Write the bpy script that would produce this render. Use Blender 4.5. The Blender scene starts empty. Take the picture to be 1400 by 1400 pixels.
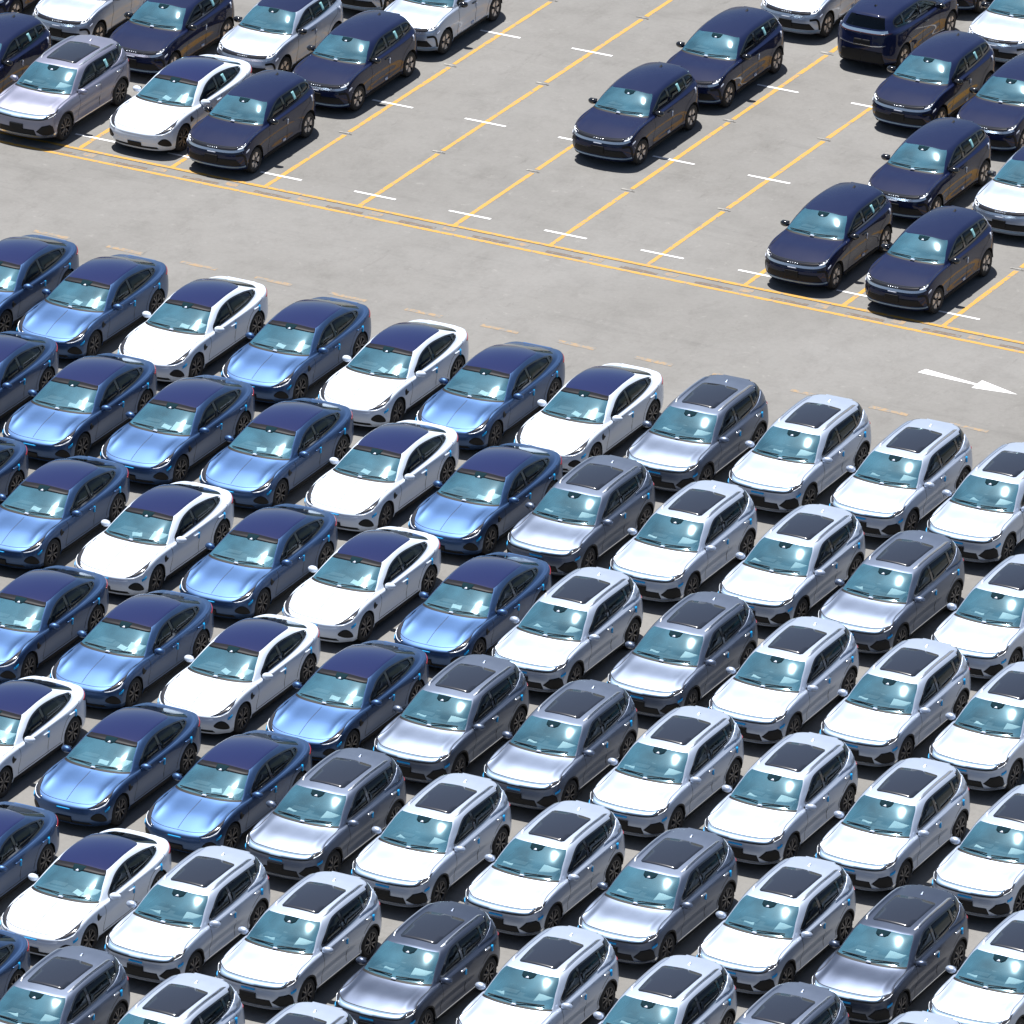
import bpy, bmesh, math, random
import numpy as np
from mathutils import Vector, Matrix, geometry
from mathutils.bvhtree import BVHTree
random.seed(7)
SC = bpy.context.scene
COL = SC.collection
R = math.radians

# ------------------------------------------------------------------ camera
# x runs across the parking slots, y along them (cars look towards -y), metres
F_PX, PITCH, ROLL, YAW, CAM_H, TX, TY = 14031.29, 0.408668, -0.003457, -0.497002, 92.678, -5.7059, 234.7254
SLOT_W, SLOT_L, CAR_YAW = 2.6476, 5.6262, 0.01116
cam = bpy.data.objects.new("camera", bpy.data.cameras.new("camera"))
COL.objects.link(cam)
cr, sr = math.cos(ROLL), math.sin(ROLL)
r0 = Vector((1, 0, 0)); f0 = Vector((0, math.cos(PITCH), -math.sin(PITCH))); u0 = Vector((0, math.sin(PITCH), math.cos(PITCH)))
Mz = Matrix.Rotation(-YAW, 3, 'Z')
rt, up, bk = Mz @ (cr * r0 - sr * u0), Mz @ (sr * r0 + cr * u0), Mz @ (-f0)
loc = Mz @ Vector((-TX, -TY, 0)); loc.z = CAM_H
m = Matrix((rt, up, bk)).transposed().to_4x4(); m.translation = loc
cam.matrix_world = m
cam.data.sensor_width = 36; cam.data.lens = 36 * F_PX / 1400
cam.data.clip_start = 1; cam.data.clip_end = 3000
SC.camera = cam

# ------------------------------------------------------------------ sky, sun, exposure
SUN = Vector((-0.232, 0.172, 1.06)).normalized()
w = bpy.data.worlds.new("World"); SC.world = w; w.use_nodes = True
nt = w.node_tree; nt.nodes.clear()
sky = nt.nodes.new("ShaderNodeTexSky"); sky.sky_type = 'NISHITA'; sky.sun_disc = False
sky.sun_elevation = math.asin(SUN.z); sky.sun_rotation = math.atan2(SUN.x, SUN.y)
sky.air_density = 1.0; sky.dust_density = 1.4; sky.ozone_density = 1.5
bg = nt.nodes.new("ShaderNodeBackground"); bg.inputs[1].default_value = 0.055
wo = nt.nodes.new("ShaderNodeOutputWorld")
nt.links.new(sky.outputs[0], bg.inputs[0]); nt.links.new(bg.outputs[0], wo.inputs[0])
sl = bpy.data.lights.new("sun", 'SUN'); sl.energy = 5.0; sl.angle = R(0.5); sl.color = (1.0, 0.975, 0.94)
so = bpy.data.objects.new("sun", sl); COL.objects.link(so)
so.rotation_euler = SUN.to_track_quat('Z', 'Y').to_euler(); so.location = (0, 0, 60)
SC.view_settings.view_transform = 'Standard'; SC.view_settings.look = 'None'
SC.view_settings.gamma = 1.0; SC.view_settings.use_curve_mapping = False
SC.view_settings.exposure = 0.57
SC.cycles.max_bounces = 6; SC.cycles.diffuse_bounces = 2; SC.cycles.transparent_max_bounces = 12
SC.cycles.sample_clamp_indirect = 6.0

# ------------------------------------------------------------------ materials
def new_mat(name):
    mt = bpy.data.materials.new(name); mt.use_nodes = True
    return mt, mt.node_tree, mt.node_tree.nodes["Principled BSDF"]

def simple(name, col, rough=0.5, metal=0.0, coat=0.0, noise=0.0, nscale=8.0, spec=0.5):
    mt, t, b = new_mat(name)
    b.inputs["Base Color"].default_value = (*col, 1)
    b.inputs["Roughness"].default_value = rough; b.inputs["Metallic"].default_value = metal
    b.inputs["Coat Weight"].default_value = coat; b.inputs["Coat Roughness"].default_value = 0.04
    b.inputs["Specular IOR Level"].default_value = spec
    if noise:
        tc = t.nodes.new("ShaderNodeTexCoord"); n = t.nodes.new("ShaderNodeTexNoise")
        n.inputs["Scale"].default_value = nscale; n.inputs["Detail"].default_value = 4
        mx = t.nodes.new("ShaderNodeMix"); mx.data_type = 'RGBA'
        mx.inputs["A"].default_value = (*[c * (1 - noise) for c in col], 1)
        mx.inputs["B"].default_value = (*[min(1, c * (1 + noise)) for c in col], 1)
        t.links.new(tc.outputs["Object"], n.inputs["Vector"]); t.links.new(n.outputs["Fac"], mx.inputs["Factor"])
        t.links.new(mx.outputs["Result"], b.inputs["Base Color"])
    return mt

def paint(name, col, metal, rough, coat=.6, dust=0.05, spec=.3):
    mt, t, b = new_mat(name)
    b.inputs["Metallic"].default_value = metal; b.inputs["Specular IOR Level"].default_value = spec
    b.inputs["Coat Weight"].default_value = coat; b.inputs["Coat Roughness"].default_value = 0.03
    tc = t.nodes.new("ShaderNodeTexCoord"); n = t.nodes.new("ShaderNodeTexNoise")
    n.inputs["Scale"].default_value = 2.3; n.inputs["Detail"].default_value = 5; n.inputs["Roughness"].default_value = .65
    mx = t.nodes.new("ShaderNodeMix"); mx.data_type = 'RGBA'
    mx.inputs["A"].default_value = (*[c * (1 - dust) for c in col], 1)
    mx.inputs["B"].default_value = (*[min(1, c * (1 + dust) + dust * .12) for c in col], 1)
    mr = t.nodes.new("ShaderNodeMapRange"); mr.inputs["To Min"].default_value = rough * .9; mr.inputs["To Max"].default_value = rough * 1.15
    t.links.new(tc.outputs["Object"], n.inputs["Vector"]); t.links.new(n.outputs["Fac"], mx.inputs["Factor"])
    t.links.new(n.outputs["Fac"], mr.inputs["Value"])
    t.links.new(mr.outputs["Result"], b.inputs["Roughness"]); t.links.new(mx.outputs["Result"], b.inputs["Base Color"])
    return mt

def glass(name, tint, refl, rcol, rough=0.02, sky_veil=0.0, hcol=(.2, .4, .45)):
    mt = bpy.data.materials.new(name); mt.use_nodes = True; t = mt.node_tree; t.nodes.clear()
    out = t.nodes.new("ShaderNodeOutputMaterial")
    tr = t.nodes.new("ShaderNodeBsdfTransparent"); tr.inputs[0].default_value = (*tint, 1)
    g1 = t.nodes.new("ShaderNodeBsdfGlossy"); g1.inputs["Color"].default_value = (*rcol, 1); g1.inputs["Roughness"].default_value = rough
    g2 = t.nodes.new("ShaderNodeBsdfGlossy"); g2.inputs["Color"].default_value = (*rcol, 1); g2.inputs["Roughness"].default_value = .11
    gm = t.nodes.new("ShaderNodeMixShader"); gm.inputs[0].default_value = .3
    t.links.new(g1.outputs[0], gm.inputs[1]); t.links.new(g2.outputs[0], gm.inputs[2])
    fr = t.nodes.new("ShaderNodeFresnel"); fr.inputs[0].default_value = 1.5
    mr = t.nodes.new("ShaderNodeMapRange"); mr.inputs["To Min"].default_value = refl - 0.04; mr.inputs["To Max"].default_value = 1.0
    t.links.new(fr.outputs[0], mr.inputs["Value"])
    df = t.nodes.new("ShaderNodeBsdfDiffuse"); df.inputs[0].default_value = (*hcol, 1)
    hm = t.nodes.new("ShaderNodeMixShader"); hm.inputs[0].default_value = sky_veil
    if sky_veil:      # diffuse colour painted in for sky reflection, uneven from screen to screen
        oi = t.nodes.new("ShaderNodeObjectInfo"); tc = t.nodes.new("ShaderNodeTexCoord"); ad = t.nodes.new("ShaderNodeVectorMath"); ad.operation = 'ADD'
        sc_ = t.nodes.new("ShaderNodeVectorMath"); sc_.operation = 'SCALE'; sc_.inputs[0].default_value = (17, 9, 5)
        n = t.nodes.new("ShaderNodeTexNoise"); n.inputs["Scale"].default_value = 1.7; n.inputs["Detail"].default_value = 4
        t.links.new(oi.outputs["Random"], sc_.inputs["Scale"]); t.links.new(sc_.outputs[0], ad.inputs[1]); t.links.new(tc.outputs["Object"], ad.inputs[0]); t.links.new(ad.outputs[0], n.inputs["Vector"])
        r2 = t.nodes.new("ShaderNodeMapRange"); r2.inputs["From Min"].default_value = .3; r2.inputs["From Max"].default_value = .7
        r2.inputs["To Min"].default_value = sky_veil - .11; r2.inputs["To Max"].default_value = sky_veil + .11
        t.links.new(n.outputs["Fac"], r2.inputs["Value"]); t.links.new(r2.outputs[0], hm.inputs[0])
    t.links.new(tr.outputs[0], hm.inputs[1]); t.links.new(df.outputs[0], hm.inputs[2])
    mx = t.nodes.new("ShaderNodeMixShader")
    t.links.new(mr.outputs["Result"], mx.inputs[0]); t.links.new(hm.outputs[0], mx.inputs[1]); t.links.new(gm.outputs[0], mx.inputs[2])
    t.links.new(mx.outputs[0], out.inputs[0])
    return mt

PAINT = {
    'white': paint('pearl white paint', (.68, .76, .88), 0.0, .30),
    'blue': paint('ice blue metallic paint', (.052, .108, .235), .82, .46, .5),
    'silver': paint('silver metallic paint', (.46, .53, .655), .50, .40),
    'grey': paint('grey metallic paint', (.165, .20, .275), .90, .46, .35),
    'slate': paint('slate metallic paint', (.085, .105, .155), .82, .38, .4),
    'pale': paint('pale lilac grey metallic paint', (.27, .28, .37), .70, .42),
    'navy': paint('navy blue paint', (.006, .012, .050), .0, .55, .8, spec=.04),
    'silver_hatch': paint('cool silver paint', (.44, .51, .64), .50, .36),
}
BASE = bpy.data.materials.new("body paint")
ROOF = bpy.data.materials.new("roof paint")
M = dict(
    black=simple('black plastic', (.012, .012, .013), .55, noise=.2, spec=.25),
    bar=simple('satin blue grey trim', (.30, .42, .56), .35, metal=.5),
    band=simple('black glass border', (.010, .010, .014), .5, spec=.2),
    frit=simple('dotted glass border', (.012, .030, .040), .9, spec=.0),
    gloss=simple('gloss black trim', (.008, .008, .010), .12, coat=1),
    seam=simple('panel gap rubber', (.012, .012, .014), .8),
    rubber=simple('tyre rubber', (.022, .021, .021), .85, noise=.3, nscale=14),
    rim=simple('dark grey alloy', (.055, .055, .06), .35, metal=.7),
    spoke=simple('machined alloy', (.17, .16, .16), .35, metal=.6),
    petal=simple('silver wheel insert', (.66, .60, .55), .3, metal=.3),
    chrome=simple('satin chrome', (.75, .78, .82), .22, metal=.9),
    lamp=simple('headlight lens', (.75, .80, .86), .15, coat=1),
    lampdark=simple('dark headlight lens', (.03, .03, .035), .08, coat=1),
    darkred=simple('smoked tail lamp', (.07, .006, .010), .15, coat=1),
    red=simple('red tail lamp', (.30, .008, .010), .15, coat=1),
    film=simple('blue protective film', (.0, .40, .85), .45),
    whitefilm=simple('white cover and glint', (.55, .60, .72), .5),
    paper=simple('white paper', (.84, .95, .93), .7, noise=.04, nscale=30),
    sticker=simple('cyan window sticker', (.30, .62, .66), .6),
    inside=simple('dark cabin trim', (.030, .034, .036), .75, noise=.25),
    seat=simple('dark seat fabric', (.045, .048, .05), .8, noise=.2),
    dash=simple('dashboard plastic', (.045, .055, .058), .6, noise=.15),
    under=simple('underbody', (.012, .012, .012), .9),
    screen=glass('windscreen glass', (.80, .93, .97), .16, (.60, .88, 1.0), .03, sky_veil=.33, hcol=(.115, .34, .47)),
    side=glass('tinted side glass', (.26, .28, .29), .045, (.85, .95, 1.0), .03),
    pano=simple('blue coated roof glass', (.010, .015, .075), .12, coat=1),
    sunroof=simple('sunroof glass', (.020, .024, .036), .18, coat=.6),
    lining=simple('roof lining', (.10, .10, .10), .9),
)

# ------------------------------------------------------------------ mesh helpers
def mesh_obj(name, verts, faces, mat, parent=None, normals=None, smooth=True):
    me = bpy.data.meshes.new(name); me.from_pydata([tuple(v) for v in verts], [], faces); me.update()
    if smooth:
        me.polygons.foreach_set('use_smooth', [True] * len(me.polygons))
    if normals is not None:
        me.normals_split_custom_set_from_vertices([tuple(n) for n in normals])
    me.materials.append(mat)
    o = bpy.data.objects.new(name, me); COL.objects.link(o)
    if parent: o.parent = parent
    return o

class MB:
    """collects verts and faces of one mesh"""
    def __init__(s): s.v = []; s.f = []
    def add(s, vs, fs):
        n = len(s.v); s.v += [tuple(v) for v in vs]; s.f += [[i + n for i in f] for f in fs]; return s
    def box(s, c, d, rot=None, taper=1.0):
        hx, hy, hz = d[0] / 2, d[1] / 2, d[2] / 2
        vs = []
        for z, k in ((-hz, 1.0), (hz, taper)):
            for x, y in ((-hx, -hy), (hx, -hy), (hx, hy), (-hx, hy)):
                p = Vector((x * k, y * k, z))
                if rot is not None: p = rot @ p
                vs.append(p + Vector(c))
        return s.add(vs, [(3, 2, 1, 0), (4, 5, 6, 7), (0, 1, 5, 4), (1, 2, 6, 5), (2, 3, 7, 6), (3, 0, 4, 7)])
    def lathe(s, prof, n=36, cx=0, cy=0, cz=0, side=1):
        # profile of (offset along x, radius), axis x
        vs = []
        for o, r in prof:
            for k in range(n):
                t = 2 * math.pi * k / n
                vs.append((cx + side * o, cy + r * math.cos(t), cz + r * math.sin(t)))
        fs = []
        for i in range(len(prof) - 1):
            for k in range(n):
                a, b = i * n + k, i * n + (k + 1) % n
                fs.append((a, b, b + n, a + n) if side > 0 else (a, a + n, b + n, b))
        return s.add(vs, fs)
    def ball(s, c, r, nu=12, nv=8, rot=None):
        vs, fs = [], []
        for j in range(nv + 1):
            ph = math.pi * j / nv
            for i in range(nu):
                th = 2 * math.pi * i / nu
                p = Vector((r[0] * math.sin(ph) * math.cos(th), r[1] * math.sin(ph) * math.sin(th), r[2] * math.cos(ph)))
                if rot is not None: p = rot @ p
                vs.append(p + Vector(c))
        for j in range(nv):
            for i in range(nu):
                fs.append((j * nu + i, (j + 1) * nu + i, (j + 1) * nu + (i + 1) % nu, j * nu + (i + 1) % nu))
        return s.add(vs, fs)
    def obj(s, name, mat, parent=None, smooth=False): return mesh_obj(name, s.v, s.f, mat, parent, smooth=smooth)

def crv(pts, n=6, closed=True):
    """Catmull-Rom through 2D points"""
    P = [np.array(p, float) for p in pts]; N = len(P); out = []
    for i in range(N if closed else N - 1):
        p0, p1, p2, p3 = (P[(i - 1) % N], P[i], P[(i + 1) % N], P[(i + 2) % N]) if closed else (P[max(i - 1, 0)], P[i], P[i + 1], P[min(i + 2, N - 1)])
        for k in range(n):
            t = k / n
            out.append(.5 * ((2 * p1) + (p2 - p0) * t + (2 * p0 - 5 * p1 + 4 * p2 - p3) * t * t + (3 * p1 - p0 - 3 * p2 + p3) * t ** 3))
    if not closed: out.append(P[-1])
    return [tuple(p) for p in out]

def lin(pts, step):
    """resample a closed polygon without rounding its corners"""
    out = []
    for i in range(len(pts)):
        a, b = np.array(pts[i], float), np.array(pts[(i + 1) % len(pts)], float)
        n = max(1, int(np.linalg.norm(b - a) / step))
        out += [tuple(a + (b - a) * k / n) for k in range(n)]
    return out

def inside(p, poly):
    x, y = p; c = False; j = len(poly) - 1
    for i in range(len(poly)):
        xi, yi = poly[i]; xj, yj = poly[j]
        if (yi > y) != (yj > y) and x < (xj - xi) * (y - yi) / (yj - yi) + xi: c = not c
        j = i
    return c

def nearest(p, poly):
    best = None; px, py = p
    for i in range(len(poly)):
        ax, ay = poly[i]; bx, by = poly[(i + 1) % len(poly)]
        dx, dy = bx - ax, by - ay; L = dx * dx + dy * dy
        t = max(0, min(1, ((px - ax) * dx + (py - ay) * dy) / L)) if L else 0
        qx, qy = ax + t * dx, ay + t * dy; d = (qx - px) ** 2 + (qy - py) ** 2
        if best is None or d < best[0]: best = (d, qx, qy)
    return best[1], best[2]

# ------------------------------------------------------------------ car shell
CR = lambda t: np.array([-.5 * t + t * t - .5 * t ** 3, 1 - 2.5 * t * t + 1.5 * t ** 3, .5 * t + 2 * t * t - 1.5 * t ** 3, -.5 * t * t + .5 * t ** 3])
BS = lambda t: np.array([(1 - t) ** 3, 3 * t ** 3 - 6 * t * t + 4, -3 * t ** 3 + 3 * t * t + 3 * t + 1, t ** 3]) / 6
WT = lambda t: .75 * CR(t) + .25 * BS(t)
SU, SV = 9, 8

class Shell:
    """half control net (rows from sill to roof centre, columns from nose to tail); point = (a forward, b left, z)"""
    def __init__(s, rows, wb):
        s.wb = wb
        C = np.array(rows, float)                  # J+1, 14, 3
        s.J = C.shape[0] - 1; n = C.shape[1] - 1; s.I = n
        mir = C[:, 1:-1][:, ::-1].copy(); mir[..., 1] *= -1
        ring = np.concatenate([C, mir], 1)         # 26 columns, periodic
        below = 2 * ring[0] - ring[1]
        m9 = ring[-2].copy(); m9[:, 1] *= -1
        s.C = np.concatenate([below[None], ring, m9[None]], 0)
        s.N = ring.shape[1]
    def ev(s, u, v):
        i = math.floor(u); tu = u - i; j = min(max(int(math.floor(v)), 0), s.J - 1); tv = v - j
        wu, wv = WT(tu), WT(tv)
        p = np.zeros(3)
        for a in range(4):
            row = s.C[j + a]
            q = sum(wu[b] * row[(i - 1 + b) % s.N] for b in range(4))
            p += wv[a] * q
        return p
    def nrm(s, u, v):
        e = .05
        du = s.ev(u + e, v) - s.ev(u - e, v); v0, v1 = max(v - e, 0), min(v + e, s.J - .001)
        dv = s.ev(u, v1) - s.ev(u, v0)
        n = np.cross(dv, du); l = np.linalg.norm(n)
        n = n / l if l > 1e-9 else np.array([0, 0, 1.])
        p = s.ev(u, v) - np.array([-1.4, 0, .6])
        if np.dot(n, p) < 0: n = -n
        return n
    def loc(s, p): return (p[1], -(p[0] + s.wb / 2), p[2])   # to the car's own axes
    def grid(s):
        NU, NV = s.N * SU, s.J * SV
        us = np.arange(NU) / SU; vs = np.arange(NV + 1) / SV
        Wu = np.zeros((NU, s.N))
        for k, u in enumerate(us):
            i = int(u); w4 = WT(u - i)
            for b in range(4): Wu[k, (i - 1 + b) % s.N] += w4[b]
        Wv = np.zeros((NV + 1, s.J + 3))
        for k, v in enumerate(vs):
            j = min(int(v), s.J - 1); w4 = WT(v - j)
            for a in range(4): Wv[k, j + a] += w4[a]
        s.NU, s.NV = NU, NV
        return np.einsum('ki,mj,jic->mkc', Wu, Wv, s.C)

def make_shell(cfg):
    sh = Shell(cfg['rows'], cfg['wb']); G = sh.grid()
    NU, NV = sh.NU, sh.NV
    V = G.reshape(-1, 3).copy()
    idx = lambda j, i: j * NU + (i % NU)
    remap = np.arange(len(V))
    for i in range(NU // 2 + 1, NU): remap[idx(NV, i)] = idx(NV, NU - i)
    V[[idx(NV, i) for i in range(NU)], 1] = 0
    F, UV = [], []
    for j in range(NV):
        for i in range(NU):
            q = [int(remap[idx(j, i)]), int(remap[idx(j, i + 1)]), int(remap[idx(j + 1, i + 1)]), int(remap[idx(j + 1, i)])]
            q2 = []
            for k in q:
                if k not in q2: q2.append(k)
            if len(q2) < 3: continue
            u = (i + .5) / SU
            if u > sh.I: u = u - sh.N
            F.append(q2); UV.append((u, (j + .5) / SV))
    rf = roof_fn(cfg['roof'])
    for j in range(int(7.9 * SV), NV + 1):
        t = min(1, max(0, (j / SV - 7.95) / .25)); t = t * t * (3 - 2 * t)
        for i in range(NU):
            k = idx(j, i); V[k, 2] = V[k, 2] * (1 - t) + rf(V[k, 0], V[k, 1]) * t
    rg = cfg['ridge']
    for j in range(int(4.1 * SV), 6 * SV):
        t = math.sin(math.pi * min(1, max(0, (j / SV - 4.1) / 1.9)))
        for i in range(NU):
            u = i / SU; u = min(u, sh.N - u)
            V[idx(j, i), 2] += rg * t * (math.exp(-((u - 2.15) / .33) ** 2) - .5 * math.exp(-((u - 1.3) / .55) ** 2))
    sh.V = V; sh.F = F; sh.UV = UV
    sh.bvh = BVHTree.FromPolygons([Vector(v) for v in V], F)
    def hit_side(a, z, sgn=1):
        h = sh.bvh.ray_cast(Vector((a, 3 * sgn, z)), Vector((0, -sgn, 0)))
        return (h[0], h[1] if h[1].y * sgn > 0 else -h[1]) if h[0] else (Vector((a, .9 * sgn, z)), Vector((0, sgn, 0)))
    sh.hit_side = hit_side
    # vertex normals of the whole shell
    N = np.zeros_like(V)
    for f in F:
        p = V[f[0]]; q = V[f[1]]; r = V[f[2]]
        n = np.cross(q - p, r - p)
        for k in f: N[k] += n
    N /= np.maximum(np.linalg.norm(N, axis=1, keepdims=True), 1e-9)
    if N[idx(int(2.5 * SV), int(7 * SU))][1] < 0:
        N = -N; F[:] = [f[::-1] for f in F]
    # the two kinds of cut-out: wheel arches (circles) and side windows (outlines), both in side view
    cuts = [('c', (0, .34), cfg['arch']), ('c', (-cfg['wb'], .34), cfg['arch'])] + [('p', lin(w_, .03), None) for w_ in cfg['holes']]
    dead = set()
    vrow = np.arange(len(V)) // NU / SV
    for kind, A, Rr in cuts:
        if kind == 'c':
            D = np.hypot(V[:, 0] - A[0], V[:, 2] - A[1]); ins = (D < Rr) & (np.abs(V[:, 1]) > .5) & (vrow < 4.5)
        else:
            lo = np.min(A, 0); hi = np.max(A, 0)
            cand = np.where((V[:, 0] > lo[0]) & (V[:, 0] < hi[0]) & (V[:, 2] > lo[1]) & (V[:, 2] < hi[1]) & (np.abs(V[:, 1]) > .4) & (vrow > 5.5) & (vrow < 8.2))[0]
            ins = np.zeros(len(V), bool)
            for c in cand: ins[c] = inside((V[c, 0], V[c, 2]), A)
        mv = set()
        for fi, f in enumerate(F):
            k = [c for c in f if ins[c]]
            if len(k) == len(f): dead.add(fi)
            elif k: mv.update(k)
        for c in mv:
            if kind == 'c':
                d = max(np.hypot(V[c, 0] - A[0], V[c, 2] - A[1]), 1e-6); s_ = Rr / d
                a, z = A[0] + (V[c, 0] - A[0]) * s_, A[1] + (V[c, 2] - A[1]) * s_
                if z < .2: z = .2
            else: a, z = nearest((V[c, 0], V[c, 2]), A)
            sg = 1 if V[c, 1] > 0 else -1
            h, _ = hit_side(a, max(z, .23), sg); V[c] = (a, h.y, z)
    sh.parts = {}
    for fi, f in enumerate(F):
        if fi in dead: continue
        c = V[f].mean(0); u, v = UV[fi]
        k = cfg['classify'](abs(u), v, c[0], abs(c[1]), c[2], u)
        if k: sh.parts.setdefault(k, []).append(f)
    sh.Nv = N
    return sh

def part_from_shell(sh, key, name, mat, parent, offset=0.0):
    fs = sh.parts.get(key, [])
    ids = sorted({k for f in fs for k in f}); mp = {k: i for i, k in enumerate(ids)}
    vs = [sh.loc(sh.V[k] + sh.Nv[k] * offset) for k in ids]
    ns = [(sh.Nv[k][1], -sh.Nv[k][0], sh.Nv[k][2]) for k in ids]
    return mesh_obj(name, vs, [[mp[k] for k in f] for f in fs], mat, parent, normals=ns)

def fill(outline, step):
    """triangulated fill of a 2D outline with inner points"""
    xs = [p[0] for p in outline]; ys = [p[1] for p in outline]
    n = len(outline); pts = [Vector(p) for p in outline]
    x = min(xs) + step / 2
    while x < max(xs):
        y = min(ys) + step / 2
        while y < max(ys):
            if inside((x, y), outline):
                q = nearest((x, y), outline)
                if math.hypot(q[0] - x, q[1] - y) > step * .45: pts.append(Vector((x, y)))
            y += step
        x += step
    r = geometry.delaunay_2d_cdt(pts, [], [list(range(n))], 1, 1e-6)
    return [tuple(v) for v in r[0]], [list(f) for f in r[2]]

def raised(points, normals, faces, lift, skirt=.012):
    """surface patch lifted off the body with a rim going down into it"""
    P = [np.array(p) + np.array(n) * lift for p, n in zip(points, normals)]
    o_ = 0.0
    for f in faces: o_ += float(np.dot(np.cross(P[f[1]] - P[f[0]], P[f[2]] - P[f[0]]), normals[f[0]]))
    if o_ < 0: faces = [list(f)[::-1] for f in faces]
    cnt = {}
    for f in faces:
        for k in range(len(f)):
            e = (f[k], f[(k + 1) % len(f)]); cnt[tuple(sorted(e))] = cnt.get(tuple(sorted(e)), 0) + 1
    V = list(P); F = [list(f) for f in faces]; low = {}
    for f in faces:
        for k in range(len(f)):
            e = (f[k], f[(k + 1) % len(f)])
            if cnt[tuple(sorted(e))] == 1:
                for q in e:
                    if q not in low: low[q] = len(V); V.append(P[q] - np.array(normals[q]) * skirt)
                F.append([e[1], e[0], low[e[0]], low[e[1]]])
    return V, F

def drape_uv(sh, outline, name, mat, parent, lift=.004, side=1, su=.12, smooth=True):
    """patch given in the shell's own (u, v) coordinates; side=-1 mirrors it"""
    v2, f2 = fill(outline, su)
    P = [sh.ev(x, y) for x, y in v2]; N = [sh.nrm(x, y) for x, y in v2]
    if side < 0:
        P = [p * np.array([1, -1, 1]) for p in P]; N = [n * np.array([1, -1, 1]) for n in N]
    V, F = raised(P, N, f2, lift)
    return mesh_obj(name, [sh.loc(p) for p in V], F, mat, parent, smooth=smooth)

def drape_side(sh, outline, name, mat, parent, lift=.004, side=1, step=.06, thin=None):
    v2, f2 = fill(outline, step)
    H = [sh.hit_side(a, z, side) for a, z in v2]
    V, F = raised([np.array(h[0]) for h in H], [np.array(h[1]) for h in H], f2, lift, .012 if thin is None else thin)
    return mesh_obj(name, [sh.loc(p) for p in V], F, mat, parent, smooth=True)

def ribbon(sh, lines, width, name, mat, parent, lift=.0015, mode='side', sides=(1, -1)):
    """narrow strips laid along lines on the shell (panel gaps, frames)"""
    o = None
    for ln in lines:
        for sg in sides:
            V, F = [], []
            pts, nrs = [], []
            for p in ln:
                if mode == 'side': h, n = sh.hit_side(p[0], p[1], sg); h, n = np.array(h), np.array(n)
                else:
                    h, n = sh.ev(*p), sh.nrm(*p)
                    if sg < 0: h, n = h * np.array([1, -1, 1]), n * np.array([1, -1, 1])
                pts.append(h); nrs.append(n)
            base = len(V)
            for k in range(len(pts)):
                d = pts[min(k + 1, len(pts) - 1)] - pts[max(k - 1, 0)]
                t = np.cross(nrs[k], d); t = t / max(np.linalg.norm(t), 1e-9) * width / 2
                for q in (pts[k] - t + nrs[k] * (lift - .01), pts[k] - t + nrs[k] * lift, pts[k] + t + nrs[k] * lift, pts[k] + t + nrs[k] * (lift - .01)): V.append(sh.loc(q))
            for k in range(len(pts) - 1):
                for c in range(3): F.append([base + 4 * k + c, base + 4 * k + c + 1, base + 4 * k + 5 + c, base + 4 * k + 4 + c])
            o = mesh_obj(name, V, F, mat, parent, smooth=False)
    return o

# ------------------------------------------------------------------ control nets of the three body types
def roof_fn(roof):
    pts, k = roof
    co = np.polyfit([p[0] for p in pts], [p[1] for p in pts], 2)
    return lambda a, b: float(np.polyval(co, a)) - k * b * b
ROOFS = {'suv': (((-1.04, 1.482), (-2.1, 1.558), (-3.29, 1.492)), .12), 'hat': (((-1.04, 1.472), (-1.95, 1.555), (-3.09, 1.475)), .19),
         'sed': (((-1.28, 1.357), (-2.0, 1.445), (-2.97, 1.325)), .155)}

def net(r, roof, bulge=.03, wz=.02):
    """r: dict row -> (a list, b list, z list); adds mid-glass and mid-roof rows"""
    rows = [np.stack([np.array(x, float) for x in r[k]], 1) for k in range(7)]
    r6 = rows[6]; r8 = np.stack([np.array(x, float) for x in r[8]], 1); r10 = np.stack([np.array(x, float) for x in r[10]], 1)
    r7 = (r6 + r8) / 2
    for i in range(14):
        if 4 <= i <= 10: r7[i, 1] += bulge
        elif i < 4: r7[i, 2] += wz; r7[i, 0] += wz * .8; r7[i, 1] += bulge * .5 * (i / 4)
        else: r7[i, 2] += wz; r7[i, 0] -= wz * .8
    f = roof_fn(roof)
    for rr in (r8, r10): rr[:, 2] = [f(p[0], p[1]) for p in rr]
    r9 = (r8 + r10) / 2; r9[:, 2] = [f(p[0], p[1]) for p in r9]
    return rows + [r7, r8, r9, r10]

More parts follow.
